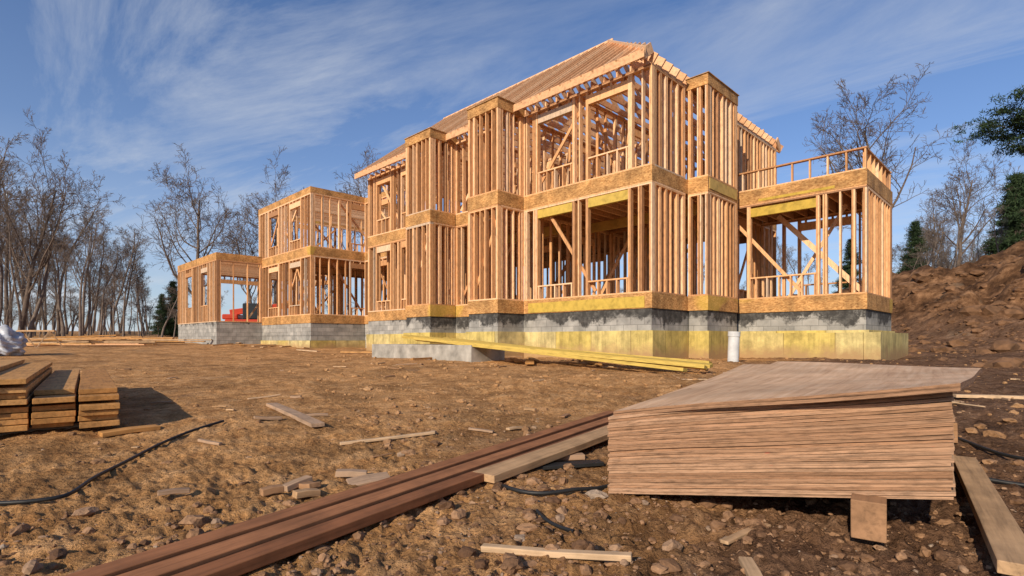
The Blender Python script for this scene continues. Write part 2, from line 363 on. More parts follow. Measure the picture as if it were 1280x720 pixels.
def rim(u0,u1,v0,v1,za,zb,sides='abcd',out=.004,t=.03,B=None):
    B=B or RIM; o=out
    if 'a' in sides: ub(B,u0-o,u1+o,v0-o,v0-o+t,za,zb)
    if 'b' in sides: ub(B,u0-o,u0-o+t,v0-o+t+.001,v1+o,za,zb)
    if 'c' in sides: ub(B,u1+o-t,u1+o,v0-o+t+.001,v1+o,za,zb)
    if 'd' in sides: ub(B,u0-o+t+.001,u1+o-t-.001,v1+o-t,v1+o,za,zb)
def joists(u0,u1,v0,v1,z0,z1,ax='v',sp=.41):
    if ax=='v':
        k=u0+.2
        while k<u1-.1: ub(JO,k,k+.045,v0+.035,v1-.035,z0,z1); k+=sp
    else:
        k=v0+.2
        while k<v1-.1: ub(JO,u0+.035,u1-.035,k,k+.045,z0,z1); k+=sp
sl,hd=Z1+.42,Z1T-2*T-.26; sl2,hd2=Z2+.62,Z2T-2*T-.34
for st,(z0,z1,s,h) in enumerate(((Z1,Z1T,sl,hd),(Z2,Z2T,sl2,hd2))):
    y='y' if st==0 else 'w'
    wall('u',0,1,0,4.3,z0,z1,[(.68,1.92,s,h),(2.46,3.74,s,h)],.33,brace=1,hdr=y,dbl=.5)
    wall('u',0,1,5.6,7.5,z0,z1,[],.34,brace=1,hdr=y,dbl=.4)
    wall('u',0,1,8.92,13.3,z0,z1,[(9.7,10.8,s,h),(11.6,12.6,s,h)],.36,brace=1,hdr='w',dbl=.4)
    wall('v',0,1,0.135,1.7,z0,z1,[],.3,brace=0,dbl=.5)
    wall('v',0,1,3.84,8.4,z0,z1,[(5.2,6.2,s,h)] if st==0 else [],.38 if st==0 else .26,brace=1,hdr='w',dbl=.5)
    wall('v',-.55,1,1.83+.14,3.56,z0,z1,[],.27,hdr='w',dbl=.6)
    wall('u',1.83,1,-.55,0.0,z0,z1,[],.25,dbl=.3); wall('u',3.70,-1,-.55,0,z0,z1,[],.25,dbl=.3)
    for ua,ubb in ((4.3,5.6),(7.5,8.92)):
        wall('u',-1.07,1,ua,ubb,z0,z1,[],.25,brace=1 if st==0 else 0,dbl=.45)
        wall('v',ua,1,-.93,-.002,z0,z1,[],.27,dbl=.4); wall('v',ubb,-1,-.93,-.002,z0,z1,[],.27,dbl=.4)
    wall('u',8.4,-1,0.14,13.16,z0,z1,[(1,2.4,s,h),(4,5.6,s,h),(7.3,8.7,s,h),(10.3,11.9,s,h)],.42,hdr='w',brace=2)
    wall('v',13.3,-1,.14,8.26,z0,z1,[(2.2,3.6,s,h),(5.2,6.6,s,h)],.42,hdr='w',brace=1)
    wall('v',4.35,1,.2,8.2,z0,z1-.01,[(2.6,3.6,z0,z0+2.1),(6,6.9,z0,z0+2.1)],.42,.09,brace=1,hdr='w')
    wall('v',8.6,1,.2,8.2,z0,z1-.01,[(3.6,4.6,z0,z0+2.1)],.42,.09,brace=1,hdr='w')
    wall('u',4.4,1,.3,4.3,z0,z1-.02,[(1.2,2.3,z0,z0+2.1)],.42,.09,brace=1,hdr='w')
    wall('u',3.4,1,4.6,8.5,z0,z1-.02,[(6.2,7.2,z0,z0+2.1)],.42,.09,brace=1,hdr='w')
    wall('u',4.9,1,8.8,13.0,z0,z1-.02,[(10.2,11.2,z0,z0+2.1)],.42,.09,brace=1,hdr='w')
    if st: wall('v',2.3,1,.2,8.2,z0,z1-.01,[(2.6,3.6,z0,z0+2.1)],.42,.09,brace=1,hdr='w'); wall('v',6.5,1,.2,8.2,z0,z1-.01,[],.42,.09,brace=1,hdr='w')
joists(0,4.3,0,8.4,Z1T+.01,Z2-.025,'v'); joists(4.3,13.3,0,8.4,Z1T+.01,Z2-.025,'v')
joists(0,13.3,0,8.4,Z2T+.005,Z2T+.17,'v',.405)
ub(LV,.3,4.2,2.9,2.99,3.58,3.87); ub(LV,4.7,8.4,2.2,2.29,3.56,3.86)
ub(LV,.9,4.2,5.9,5.99,3.58,3.87); ub(LV,9,13,3.0,3.09,3.58,3.87)
for (u0,u1,v0,v1) in ((0,13.3,0,8.4),(-.55,-.001,1.83,3.7),(4.3,5.6,-1.07,-.001),(7.5,8.92,-1.07,-.001),(-3.6,-.001,4.06,7.1),(13.301,16.899,1.9,8.0),(16.9,23.2,-.82,7.0)):
    ub(FL,u0+.03,u1-.03,v0+.03,v1-.03,Z1-.025,Z1-.002)
    ub(FL,u0+.03,u1-.03,v0+.03,v1-.03,Z2-.024,Z2-.001)
    ub(FD,u0+.02,u1-.02,v0+.02,v1+.0,.22,.778)
for za,zb in ((.78,Z1-.003),(Z1T+.002,Z2-.003)):
    rim(0,13.3,0,8.4,za,zb)
    rim(-.55,0,1.83,3.7,za-.003,zb+.003,'abd',.008)
    rim(4.3,5.6,-1.07,-.04,za-.003,zb+.003,'abc',.008); rim(7.5,8.92,-1.07,-.04,za-.004,zb+.004,'abc',.008)
    rim(-3.6,0,4.06,7.1,za-.006,zb+.006,'abd',.01)
    rim(13.3,16.9,1.9,8,za,zb,'ad',.006); rim(16.9,23.2,-.82,7,za-.002,zb+.002,'abcd',.006)
for a in ((-.55,.02,1.83,3.7),(4.3,5.6,-1.07,.05),(7.5,8.92,-1.07,.05)):
    rim(*a,Z2T-.08,Z2T+.2,'abcd',.012); ub(FL,a[0]-.04,a[1]+.04,a[2]-.04,a[3]+.04,Z2T+.203,Z2T+.222)
ub(LV,-.56,-.575,1.9,3.6,Z1T+.06,Z2-.04); ub(LV,.2,4.1,-.018,-.005,.80,1.08); ub(LV,-1.0,-2.9,4.04,4.048,Z1T+.03,Z1T+.1)
wall('u',4.06,1,-3.6,-.02,Z1,Z1T,[(-2.46,-.77,Z1+.62,Z1T-2*T-.3)],.33,brace=1,dbl=.4)
wall('v',-3.6,1,4.2,6.96,Z1,Z1T,[],.3,brace=0,dbl=.5)
wall('u',7.1,-1,-3.6,0,Z1,Z1T,[(-2.6,-1.2,Z1+.6,Z1T-.4)],.42,hdr='w')
joists(-3.6,0,4.06,7.1,Z1T+.01,Z2-.025,'v',.4)
ubeam(W,(-3.3,5.3,Z1+.1),(-1.1,5.3,Z1T-.2),.04,.14); ubeam(W,(-1.3,5.6,Z1+.1),(-2.8,5.6,Z1T-.1),.04,.09)
def parapet(ax,c,a0,a1,h=.56):
    z0=Z2+.005
    def put(s0,s1,za,zb,w=.045):
        if ax=='u': ub(W,s0,s1,c-w,c+w,za,zb)
        else: ub(W,c-w,c+w,s0,s1,za,zb)
    put(a0,a1,z0,z0+T); put(a0-.02,a1,z0+h-T,z0+h,.06)
    k=a0
    while k<a1: put(k,k+T,z0+T+.001,z0+h-T-.001,.043); k+=.43*U(.95,1.05)
parapet('u',4.13,-3.58,-.06); parapet('v',-3.53,4.2,7.05); parapet('u',7.0,-3.58,-.1)
for z0,z1 in ((Z1,Z1T),(Z2,Z2T)):
    wall('u',1.9,1,13.3,16.9,z0,z1,[(14.4,15.6,z0+.4,z1-.4)],.4,hdr='w',brace=1)
    wall('u',8.0,-1,13.3,16.9,z0,z1,[],.42,brace=1)
    wall('u',-.82,1,16.9,23.2,z0,z1,[(18,19.2,z0+.5,z1-.42),(20.6,21.8,z0+.5,z1-.42)],.36,hdr='w',brace=2,dbl=.4)
    wall('v',16.9,1,-.68,6.9,z0,z1,[(1.2,2.4,z0+.4,z1-.42)],.42,hdr='w',brace=2)
    wall('v',23.2,-1,-.68,6.9,z0,z1,[(1.2,2.4,z0+.4,z1-.42)],.42,hdr='w',brace=1)
    wall('u',7.0,-1,16.9,23.2,z0,z1,[(18,19.2,z0+.5,z1-.42),(20.6,21.8,z0+.5,z1-.42)],.42,hdr='w',brace=1)
    wall('v',20,1,-.5,6.8,z0,z1-.02,[],.45,.09,brace=1)
rim(16.9,23.2,-.82,7,Z2T+.002,Z2T+.26,'abcd',.008); joists(16.9,23.2,-.82,7,Z2T+.01,Z2T+.22,'v',.6); joists(16.9,23.2,-.82,7,Z1T+.01,Z2-.03,'v',.45)
rim(13.3,16.9,1.9,8,Z2T+.002,Z2T+.2,'a',.006)
wz0,wz1=.92,4.06
wall('u',-3.04,1,22.7,29.9,wz0,wz1,[(24.2,25.3,wz0+.9,wz1-.5),(27,28.3,wz0+.9,wz1-.5)],.3,hdr='w',dbl=.6)
wall('v',22.7,1,-2.9,-.85,wz0,wz1,[],.68,brace=0,dbl=.1)
wall('v',29.9,-1,-2.9,3.9,wz0,wz1,[(-1,1.5,wz0,wz1-.5)],.45,hdr='w',brace=1)
wall('u',4.0,-1,23.2,29.9,wz0,wz1,[(24.5,27.5,wz0,wz1-.6)],.45,hdr='w',brace=1)
rim(22.7,29.9,-3.04,4,wz1+.002,wz1+.34,'abcd',.008); joists(22.7,29.9,-3.04,4,wz1+.01,wz1+.3,'v',.45)
for k in range(16):
    u=U(.5,22); v=U(1,6.5); z=Z1 if R()<.5 else Z2
    ubeam(W,(u,v,z+.05),(u+U(-1.8,1.8),v+U(.3,1.2),z+2.35),.04,.09)
# hip roof: eave overhang along the long sides, flush at the end wall
eh,pt=6.88,.79
def zr(d): return eh+pt*(d+.4)
def zh(u): return 6.99+.80*u
k=.0
while k<13.6:
    vm=min(k,4.2)
    for sg in (0,1):
        v0,v1=-.4,max(vm-.02,-.05)
        a=(k,v0,zr(v0)-.1); b=(k,v1,zr(v1)-.1)
        if sg: a=(k,8.4-v0,a[2]); b=(k,8.4-v1,b[2])
        ubeam(RF,a,b,.045,.235)
    k+=.36
k=.1
while k<8.3:
    um=min(k,8.4-k)-.02
    if um>.05: ubeam(RF,(-.05,k,zh(-.05)-.12),(um,k,zh(um)-.12),.045,.235)
    k+=.36
ubeam(RF,(-.03,-.40,zr(-.4)-.08),(4.2,4.2,zr(4.2)-.08),.05,.28); ubeam(RF,(-.03,8.8,zr(-.4)-.08),(4.2,4.2,zr(4.2)-.08),.05,.28)
ubeam(RF,(4.0,4.2,zr(4.2)-.10),(13.6,4.2,zr(4.2)-.10),.045,.3)
ub(RF,0,13.6,-.03,-.01,6.90,7.08)
ub(RF,-.05,13.6,-.445,-.42,zr(-.4)-.20,zr(-.4)+.01)
for k in np.arange(.8,8.,.81):
    h=min(k,8.4-k); ub(RF,13.25,13.29,k,k+.04,Z2T+.17,zr(h)-.22)
for k,(du,dz) in enumerate(((0,.3),(.5,.55),(.9,.2),(1.4,.75))):
    ubeam(RF,(14+du,2.2,Z2T+.25),(16.3+du*.3,3.0,Z2T+.7+dz),.045,.14)
ubeam(RF,(14.2,2.5,Z2T+.2),(14.2,2.5,Z2T+1.5),.045,.09); ubeam(RF,(15.6,2.5,Z2T+.2),(15.6,2.5,Z2T+1.7),.045,.09); ubeam(RF,(13.9,2.5,Z2T+1.2),(16.6,2.5,Z2T+1.75),.045,.14)
for i_,(u0,u1,v0,v1) in enumerate(((0,13.3,0,8.4),(-.55,.1,1.83,3.7),(4.3,5.6,-1.07,.1),(7.5,8.92,-1.07,.1),(-3.6,.1,4.06,7.1),(16.9,23.2,-.82,7.0))):
    o=.045+.004*i_; ub(YB,u0-o,u1+o,v0-o,v1+o,-1.2,.235+.004*i_ - (.28 if i_==5 else 0))
ub(YB,-3.95,-3.60,3.75,7.3,-1.2,.19); ub(YB,-3.595,-.6,3.72,4.0,-1.2,.185)
ub(FD,22.72,29.88,-3.02,3.98,-1.5,wz0-.003); ub(FD,16.92,23.18,-.8,6.98,-1.2,.21); ub(FD,13.31,16.89,1.92,7.9,-1.2,.21)
W.obj('wall_framing',M_stud,house); RIM.obj('rim_boards',M_osb,house); FL.obj('subfloors',M_floor,house)
LV.obj('headers_and_beams',M_lvl,house); JO.obj('floor_joists',M_raft,house); RF.obj('roof_rafters',M_raft,house)
FD.obj('block_foundation',M_cmu,house); YB.obj('foundation_boards',M_foam,house)

B=MB(); B.box(-4.4,0,0,1.1,-.5,0.0); o=B.obj('concrete_footing_wall',M_conc,bevel=.02); o.location=(-.95,12.45,-.12); o.rotation_euler=(0,0,-math.pi/4)
bm=bmesh.new(); k=40; rings=[]
for (rr,z) in ((.125,-.8),(.125,.08),(.138,.085),(.138,.20),(.118,.20),(.118,-.1)):
    rings.append([bm.verts.new((rr*math.cos(a*2*math.pi/k),rr*math.sin(a*2*math.pi/k),z)) for a in range(k)])
for r0,r1 in zip(rings,rings[1:]):
    for a in range(k): f=bm.faces.new((r0[a],r0[(a+1)%k],r1[(a+1)%k],r1[a])); f.smooth=True
bm.faces.new(rings[-1])
me=bpy.data.meshes.new('white_drain_pipe'); bm.to_mesh(me); bm.free(); me.materials.append(M_pipe)
o=bpy.data.objects.new('white_drain_pipe',me); scene.collection.objects.link(o); o.location=(5.2,12.6,0); o.rotation_euler=(.02,.03,0)
m_=o.modifiers.new('es','EDGE_SPLIT'); m_.split_angle=math.radians(40)

# ------------------------------------------------------------------ loose lumber
def board(name,p0,p1,w,t,mat,parent=None,roll=0.0,bev=.003):
    p0=Vector(p0);p1=Vector(p1);d=(p1-p0);ln=d.length;d.normalize()
    B=MB(); n=max(2,int(ln/.4)); amp=U(-.006,.006)
    vs=[];
    for i in range(n+1):
        x=ln*i/n; z=amp*math.sin(math.pi*i/n)
        for yy,zz in ((-w/2,-t/2),(w/2,-t/2),(w/2,t/2),(-w/2,t/2)): vs.append((x,yy,zz+z))
    fs=[(3,2,1,0),tuple(n*4+k for k in (0,1,2,3))]
    for i in range(n):
        for k in range(4):
            a,b=i*4+k,i*4+(k+1)%4; fs.append((a,b,b+4,a+4))
    B.v=vs;B.f=fs;B.m=[0]*len(fs)
    o=B.obj(name,mat,parent,bevel=bev)
    r=d.cross(Vector((0,0,1))).normalized(); u=r.cross(d).normalized()
    mt=Matrix((d,-r,u)).transposed().to_4x4()@Matrix.Rotation(roll,4,'X'); mt.translation=p0; o.matrix_local=mt
    return o
d=Vector((.552,.834,0)); pr=Vector((.834,-.552,0)); o0=Vector((-1.23,1.50,0))-d*1.2
bl=empty('long_brown_boards')
zz=lambda s:-.722+.0125*s
def lb(nm,off,z,s0,s1,w,t=.038,roll=0,dz=0):
    a=o0+d*s0+pr*off; b=o0+d*s1+pr*(off+dz); a.z=zz(s0)+z; b.z=zz(s1)+z; board(nm,a,b,w,t,M_brown,bl,roll)
lb('board_1',.055,.044,0,4.86,.088); lb('board_2',.148,.030,.06,4.80,.088,roll=.04,dz=.02); lb('board_3',.245,.018,.02,4.75,.088,roll=-.02,dz=.035)
lb('board_4',.07,.002,.02,4.6,.088); 
board('pale_board',(-.14,2.60,-.665),(.86,3.88,-.60),.14,.038,M_pale)
board('wood_scrap',(-2.37,5.3,G(-2.37,5.3)+.03),(-1.45,4.02,G(-1.45,4.02)+.03),.10,.03,M_grey)
def scrap(x0,y0,x1,y1,w,t,mat=M_pale,lift=.02,roll=0):
    board('wood_scrap',(x0,y0,G(x0,y0)+lift),(x1,y1,G(x1,y1)+lift),w,t,mat,None,roll)
scrap(-1.12,3.5,-.54,3.75,.035,.018); scrap(-.10,1.80,.37,1.66,.032,.02,M_pale,.018); scrap(.71,1.80,.95,2.0,.03,.012,M_pale,.03)
scrap(2.42,2.88,1.42,1.5,.10,.038,M_pale,.055); scrap(5.1,6.2,5.9,6.0,.09,.035,M_pale,.05); scrap(-1.02,2.62,-.93,2.54,.06,.025,M_bear)
scrap(-.98,2.42,-.9,2.5,.05,.03,M_pale); scrap(-.80,2.62,-.62,2.72,.09,.012,M_grey,.01,.2); scrap(.68,1.46,.72,1.66,.04,.02)
scrap(-1.08,2.55,-1.0,2.66,.05,.03,M_grey); scrap(-.9,2.75,-.75,2.78,.06,.03,M_grey); scrap(-1.12,2.4,-1.05,2.46,.05,.03,M_bear)
scrap(.12,3.1,.42,3.14,.06,.03,M_grey,.015); scrap(.05,2.9,.5,3.0,.08,.02,M_black,.01); scrap(-1.55,2.35,-1.45,2.42,.03,.02,M_grey)
for k in range(80):
    a=U(-.78,.78); r_=U(2.6,12); x,y=math.sin(a)*r_,math.cos(a)*r_
    if y>11 and x>0: continue
    t_=U(0,6.28); l_=U(.04,.12+.035*r_); scrap(x,y,x+math.cos(t_)*l_,y+math.sin(t_)*l_,U(.010,.02+.006*r_),U(.006,.025),random.choice([M_pale,M_grey,M_bear]),.016)
for k in range(18):
    u=U(0,24); v=U(-2.8,-1.4); x=3.39+.7071*(v-u); y=13.02+.7071*(u+v)
    t_=U(0,6.28); l_=U(.5,2.2); scrap(x,y,x+math.cos(t_)*l_,y+math.sin(t_)*l_,U(.09,.2),.04,random.choice([M_pale,M_stack]),.05)

yb=empty('yellow_lvl_beam_bundle')
for k,(a,b) in enumerate((((-2.5,13.95,.02),(3.3,9.15,-.47)),((-2.35,14.1,.06),(3.45,9.3,-.45)),((-1.8,13.9,.03),(3.1,9.6,-.44)),((-2.9,14.5,.10),(2.3,10.2,-.36)),((-2.0,13.6,-.02),(2.9,9.0,-.50)),((-.6,13.2,-.1),(3.6,9.75,-.42)))):
    board('beam_%d'%k,a,b,.16,.06,M_lvl2,yb,U(-.25,.25))

ls_=empty('lumber_stack'); ax_=Vector((-.62,.785,0)); pp=Vector((.785,.62,0))
for k,(nl_,st_) in enumerate(((6,-.05),(6,.04),(8,.02),(9,0.0),(8,-.03))):
    for i_ in range(nl_):
        base=Vector((-2.90,3.97,0))-pp*(.25*k+.12+U(-.006,.006))+ax_*(st_+U(-.07,.05)+(.2 if (k in(0,1) and i_==nl_-1) else 0))
        z=-.60+i_*.0405+(.018 if i_>3 else 0)+(.02 if i_>6 else 0)
        a=Vector((base.x,base.y,z)); b=a+ax_*U(3.3,3.6); board('plank_%d_%d'%(k,i_),a,b,U(.222,.236),.036,M_stack,ls_,U(-.015,.015))
for s in (.25,1.8,3.1):
    a=Vector((-2.95,3.95,0))+ax_*s+pp*.05; b=a-pp*1.3; a.z=b.z=-.645; board('bearer',a,b,.09,.06,M_grey,ls_)
board('wood_scrap',(-2.85,3.72,G(-2.85,3.72)+.02),(-2.62,3.98,G(-2.6,3.98)+.02),.12,.03,M_stack)

fp=empty('far_lumber_pile')
for k in range(26):
    x0=U(-23,-17.5); y0=U(23.5,27.5); dx=U(2.8,5.2); a=(x0-dx/2,y0,G(x0,y0)+.1+.04*(k%7)); b=(x0+dx/2,y0+U(-.5,1.2),G(x0,y0)+.1+.04*(k%7)+U(-.04,.1)); board('plank_%d'%k,a,b,U(.1,.24),.05,random.choice([M_stack,M_pale,M_raft]),fp)
sh=empty('sawhorse')
for dx in (0,1.1):
    for s in (-1,1):
        board('leg',(-19.4+dx,21.3+s*.02,.35),(-19.7+dx+(.6 if s>0 else 0),21.3+s*.3,-.35),.09,.04,M_pale,sh)
board('rail',(-19.6,21.3,.36),(-18.1,21.3,.36),.09,.06,M_pale,sh)

# plywood stack
ps=empty('plywood_stack',(.439,2.457,0),math.atan2(-.616,.787))
UVS=[]
def sheet(i,n,x0=0,y0=0,rz=0,piv=0.0,sx=1.22,sy=2.44,curl=0,top=False):
    nx,ny=24,26; t=.0116
    V_=[];F_=[];M_=[];UV=[]
    ph=U(0,6.28); a_=.0010; f1=U(9,16)
    zb=-.702+.0129*i
    for lay in (0,1):
        for b in range(ny+1):
            for a in range(nx+1):
                s=a/nx; q=b/ny; x=s*sx; y=q*sy
                z=zb+.195*s*(1-q)+q*(.153+(-.004)*s)
                z+=.005*math.sin(s*5.2+.6)*(i/n)+.006*math.sin(q*7+s*2)*(i/n)+a_*math.sin(s*f1+ph)*(1 if 0<i<n-1 else 0)
                z+=curl*(s*q)**2
                xr=(x-piv)*math.cos(rz)-y*math.sin(rz)+x0+piv; yr=(x-piv)*math.sin(rz)+y*math.cos(rz)+y0
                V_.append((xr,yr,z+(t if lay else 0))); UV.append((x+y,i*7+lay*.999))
    K=(nx+1)*(ny+1)
    for b in range(ny):
        for a in range(nx):
            k=b*(nx+1)+a; F_.append((k,k+nx+1,k+nx+2,k+1)); M_.append(0); F_.append((K+k,K+k+1,K+k+nx+2,K+k+nx+1)); M_.append(0)
    for a in range(nx):
        F_.append((a,a+1,K+a+1,K+a)); M_.append(1); k=ny*(nx+1)+a; F_.append((k+1,k,K+k,K+k+1)); M_.append(1)
    for b in range(ny):
        k=b*(nx+1); F_.append((k+nx+1,k,K+k,K+k+nx+1)); M_.append(1); k+=nx; F_.append((k,k+nx+1,K+k+nx+1,K+k)); M_.append(1)
    return V_,F_,M_,UV
B=MB()
for i_ in range(29):
    rz,piv,sy=U(-.003,.003),0,2.42
    if i_>=27: rz,piv,sy=-.075,1.22,2.44
    elif i_>=24: rz,piv=.02,0
    v_,f_,m_,uv_=sheet(i_,29,U(-.006,.006) if i_<27 else .015,U(-.006,.008) if i_<27 else -.075,rz,piv,1.22,sy,0)
    k=len(B.v); B.v+=v_; B.f+=[tuple(x+k for x in f) for f in f_]; B.m+=m_; UVS+=uv_
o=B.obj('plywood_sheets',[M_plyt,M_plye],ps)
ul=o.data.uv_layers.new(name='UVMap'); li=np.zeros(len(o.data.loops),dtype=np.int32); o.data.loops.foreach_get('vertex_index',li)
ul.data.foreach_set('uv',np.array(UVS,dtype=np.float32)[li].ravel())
board('timber_bearer',(1.18,1.78,-.60),(1.75,2.6,-.56),.10,.13,M_bear,None)
board('timber_bearer',(2.0,4.2,-.62),(2.9,3.5,-.60),.10,.13,M_bear,None)

def cable(name,pts,r=.008):
    cu=bpy.data.curves.new(name,'CURVE'); cu.dimensions='3D'; cu.bevel_depth=r; cu.bevel_resolution=3
    sp=cu.splines.new('NURBS'); sp.points.add(len(pts)-1); sp.use_endpoint_u=True; sp.order_u=4
    for p,(x,y) in zip(sp.points,pts): p.co=(x,y,G(x,y)+r*1.8,1)
    cu.materials.append(M_black); o=bpy.data.objects.new(name,cu); scene.collection.objects.link(o)
cable('black_cable',[(-2.9,2.2),(-2.15,2.26),(-2.05,2.3),(-1.95,2.36),(-2.02,2.52),(-2.11,2.73),(-2.17,3.0),(-2.25,3.29),(-2.31,3.6),(-2.29,3.88),(-2.2,4.1)],.009)
cable('black_cable',[(-.06,2.62),(-.03,2.48),(.06,2.40),(.18,2.39),(.3,2.44),(.42,2.50),(.52,2.6),(.7,2.7)],.009)
cable('black_cable',[(2.6,4.1),(3.0,3.75),(2.95,3.5),(2.9,3.24),(2.85,3.0),(3.1,2.6)],.010)
cable('black_cable',[(1.9,2.9),(2.1,2.8),(2.24,2.69),(2.33,2.58),(2.42,2.5),(2.8,2.3)],.010)
cable('black_cable',[(.10,2.15),(.13,2.05),(.2,1.93),(.22,1.9)],.007)

bm=bmesh.new(); bmesh.ops.create_icosphere(bm,subdivisions=5,radius=1)
for v in bm.verts:
    c=v.co; f=1+.16*math.sin(c.x*9+c.z*5)*math.sin(c.y*8+2)+.05*math.sin(c.z*24+c.x*13)+.03*math.sin(c.z*50+c.y*30)
    c*=f; c.z=max(c.z,-.7)*.48; c.x*=.6; c.y*=.5
me=bpy.data.meshes.new('plastic_wrapped_bundle'); bm.to_mesh(me); bm.free(); me.materials.append(M_wrap)
o=bpy.data.objects.new('plastic_wrapped_bundle',me); scene.collection.objects.link(o); o.location=(-14.35,15,G(-14.3,15)+.3)
for p in me.polygons: p.use_smooth=True

th=empty('red_telehandler',(-17.6,37.5,G(-17.6,37.5)),.2)
B=MB(); B.box(-2,2,-.9,.9,.7,1.4); B.box(-2.2,-1.2,-.8,.8,1.4,1.75); o=B.obj('chassis',M_red,th,bevel=.08)
B=MB(); B.box(-.9,.5,-.85,-.05,1.4,2.5); B.obj('cab',M_glass,th,bevel=.08)
B=MB(); B.beam((-2,.4,1.9),(3.4,.4,2.7),.35,.4); B.beam((3.3,.4,2.7),(3.9,.4,1.6),.25,.3); B.obj('boom',M_red,th,bevel=.03)
B=MB(); B.box(3.9,4.0,-.3,1.1,1.3,2.0); B.box(4.0,5.1,-.1,.02,1.3,1.36); B.box(4.0,5.1,.75,.87,1.3,1.36); B.obj('forks',M_black,th)
for k,(x,y) in enumerate(((-1.3,-1),(1.4,-1),(-1.3,1),(1.4,1))):
    bpy.ops.mesh.primitive_cylinder_add(radius=.6,depth=.4,vertices=32,location=(x,y,.6),rotation=(math.pi/2,0,0)); w=bpy.context.object; w.name='wheel_%d'%k; w.data.materials.append(M_tyre); w.parent=th

# ------------------------------------------------------------------ trees
def tubes_mesh(name,tubes,mat):
    V_=[];F_=[];n0=0
    for pts,rads,k in tubes:
        pts=np.array(pts); m_=len(pts); t=np.gradient(pts,axis=0); t/=np.linalg.norm(t,axis=1)[:,None]+1e-9
        a=np.cross(t,[.31,.52,.79]); a/=np.linalg.norm(a,axis=1)[:,None]+1e-9; b=np.cross(t,a)
        th_=np.arange(k)*2*math.pi/k
        ring=pts[:,None]+np.array(rads)[:,None,None]*(a[:,None]*np.cos(th_)[None,:,None]+b[:,None]*np.sin(th_)[None,:,None])
        V_.append(ring.reshape(-1,3))
        i=np.arange(m_-1)[:,None]*k; j=np.arange(k)[None]; j2=(j+1)%k
        F_.append((np.stack([i+j,i+j2,i+k+j2,i+k+j],-1)+n0).reshape(-1,4)); n0+=m_*k
    return np_mesh(name,np.vstack(V_),np.vstack(F_),mat,True)
def bare_tree(name,seed,H,mat,low=.3,wide=1.0,dens=1.0,rnd=.75,ln0=.40,cnt4=4,minr=.010,thick=1.0):
    rs=np.random.RandomState(seed); tubes=[]
    cnt=[int(13*dens),8,6,cnt4,0]; wob=[.08,.15,.2,.22,.25]; seg=[9,6,5,4,3]; sides=[8,5,4,3,3]
    def grow(p,d,Ln,r,lev):
        n=seg[lev]; pts=[p]; rd=[r]; ds=[d]; end=.25 if lev==0 else .3
        for i in range(n):
            d=d+rs.normal(0,wob[lev],3)+np.array([0,0,.06 if lev<3 else .02]); d=d/np.linalg.norm(d)
            p=p+d*Ln/n; pts.append(p); rd.append(max(r*(1-(1-end)*(i+1)/n),minr)); ds.append(d)
        tubes.append((pts,rd,sides[lev]))
        if lev>=4: return
        for c in range(cnt[lev]):
            t=(low if lev==0 else .2)+(1-(low if lev==0 else .2))*(c+rs.rand())/max(cnt[lev],1); t=min(t,.99)
            k=t*n; i=int(k); f=k-i; q=pts[i]*(1-f)+pts[i+1]*f; dd=ds[i+1]
            an=math.radians(rs.uniform(28,62)*(wide if lev==0 else 1)); az=rs.uniform(0,6.28)
            a=np.cross(dd,[.2,.3,.9]); a/=np.linalg.norm(a)+1e-9; b=np.cross(dd,a)
            nd=dd*math.cos(an)+(a*math.cos(az)+b*math.sin(az))*math.sin(an); nd[2]+=.12; nd/=np.linalg.norm(nd)
            if lev==0: l2=H*ln0*(1.15-t*rnd)*rs.uniform(.7,1.15)
            else: l2=Ln*rs.uniform(.38,.62)*(1.1-.5*t)
            grow(q,nd,l2,max(rd[min(i+1,n)]*rs.uniform(.45,.65),minr),lev+1)
    grow(np.zeros(3)-np.array([0,0,.3]),np.array([rs.normal(0,.04),rs.normal(0,.04),1.]),H*(.93 if rnd>.6 else .8),(H*.0135+.03)*thick,0)
    return tubes_mesh(name,tubes,mat)
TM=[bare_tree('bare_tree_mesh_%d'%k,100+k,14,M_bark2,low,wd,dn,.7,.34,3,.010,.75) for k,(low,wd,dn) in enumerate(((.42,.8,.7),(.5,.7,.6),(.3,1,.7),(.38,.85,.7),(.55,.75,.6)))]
BT=[bare_tree('bare_tree_hero_%d'%k,200+k,16,M_bark,low,wd,1.15,.45,.42,4,.012) for k,(low,wd) in enumerate(((.26,1.1),(.3,1.05)))]
def place(mesh,name,x,y,h,ref=14,parent=None,rz=None,sx=1):
    o=bpy.data.objects.new(name,mesh); scene.collection.objects.link(o); s=h/ref
    o.location=(x,y,G(x,y)); o.rotation_euler=(U(-.05,.05),U(-.05,.05),U(0,6.28) if rz is None else rz); o.scale=(s*sx,s*sx,s)
    if parent: o.parent=parent
    return o
place(BT[0],'bare_tree',-26.5,45,15.0,16,rz=.5); place(BT[1],'bare_tree',-22.5,51,15.8,16,rz=2); place(BT[0],'bare_tree',-12.5,50,18.0,16,rz=4); place(BT[1],'bare_tree',-21,44,10.5,16,rz=3.6)
place(BT[0],'bare_tree',27.0,40,15.8,16,rz=1.2,sx=1.0); place(BT[1],'bare_tree',35.5,43,11.5,16,rz=.3)
place(BT[1],'bare_tree',-38.5,42,15.5,16,rz=1.0,sx=.9)
fr=empty('bare_forest')
def top_left(px):
    return np.interp(px,[-60,0,30,70,110,150,190,230,330],[18,16.5,14.8,13.0,12.0,9.8,6.8,4.8,4.2])
for k in range(68):
    y=U(39,68); t=U(-1.15,-.66); x=t*y; px=640+672*t; h=top_left(px)*(y/45)**.85*U(.5,1.0)
    place(random.choice(TM),'tree',x,y,h,14,fr)
for k in range(50):
    y=U(34,65); t=U(.72,1.15); x=t*y; h=(6.0+3.5*R())*(y/45)*U(.7,1.0); place(random.choice(TM),'tree',x,y,h,14,fr)
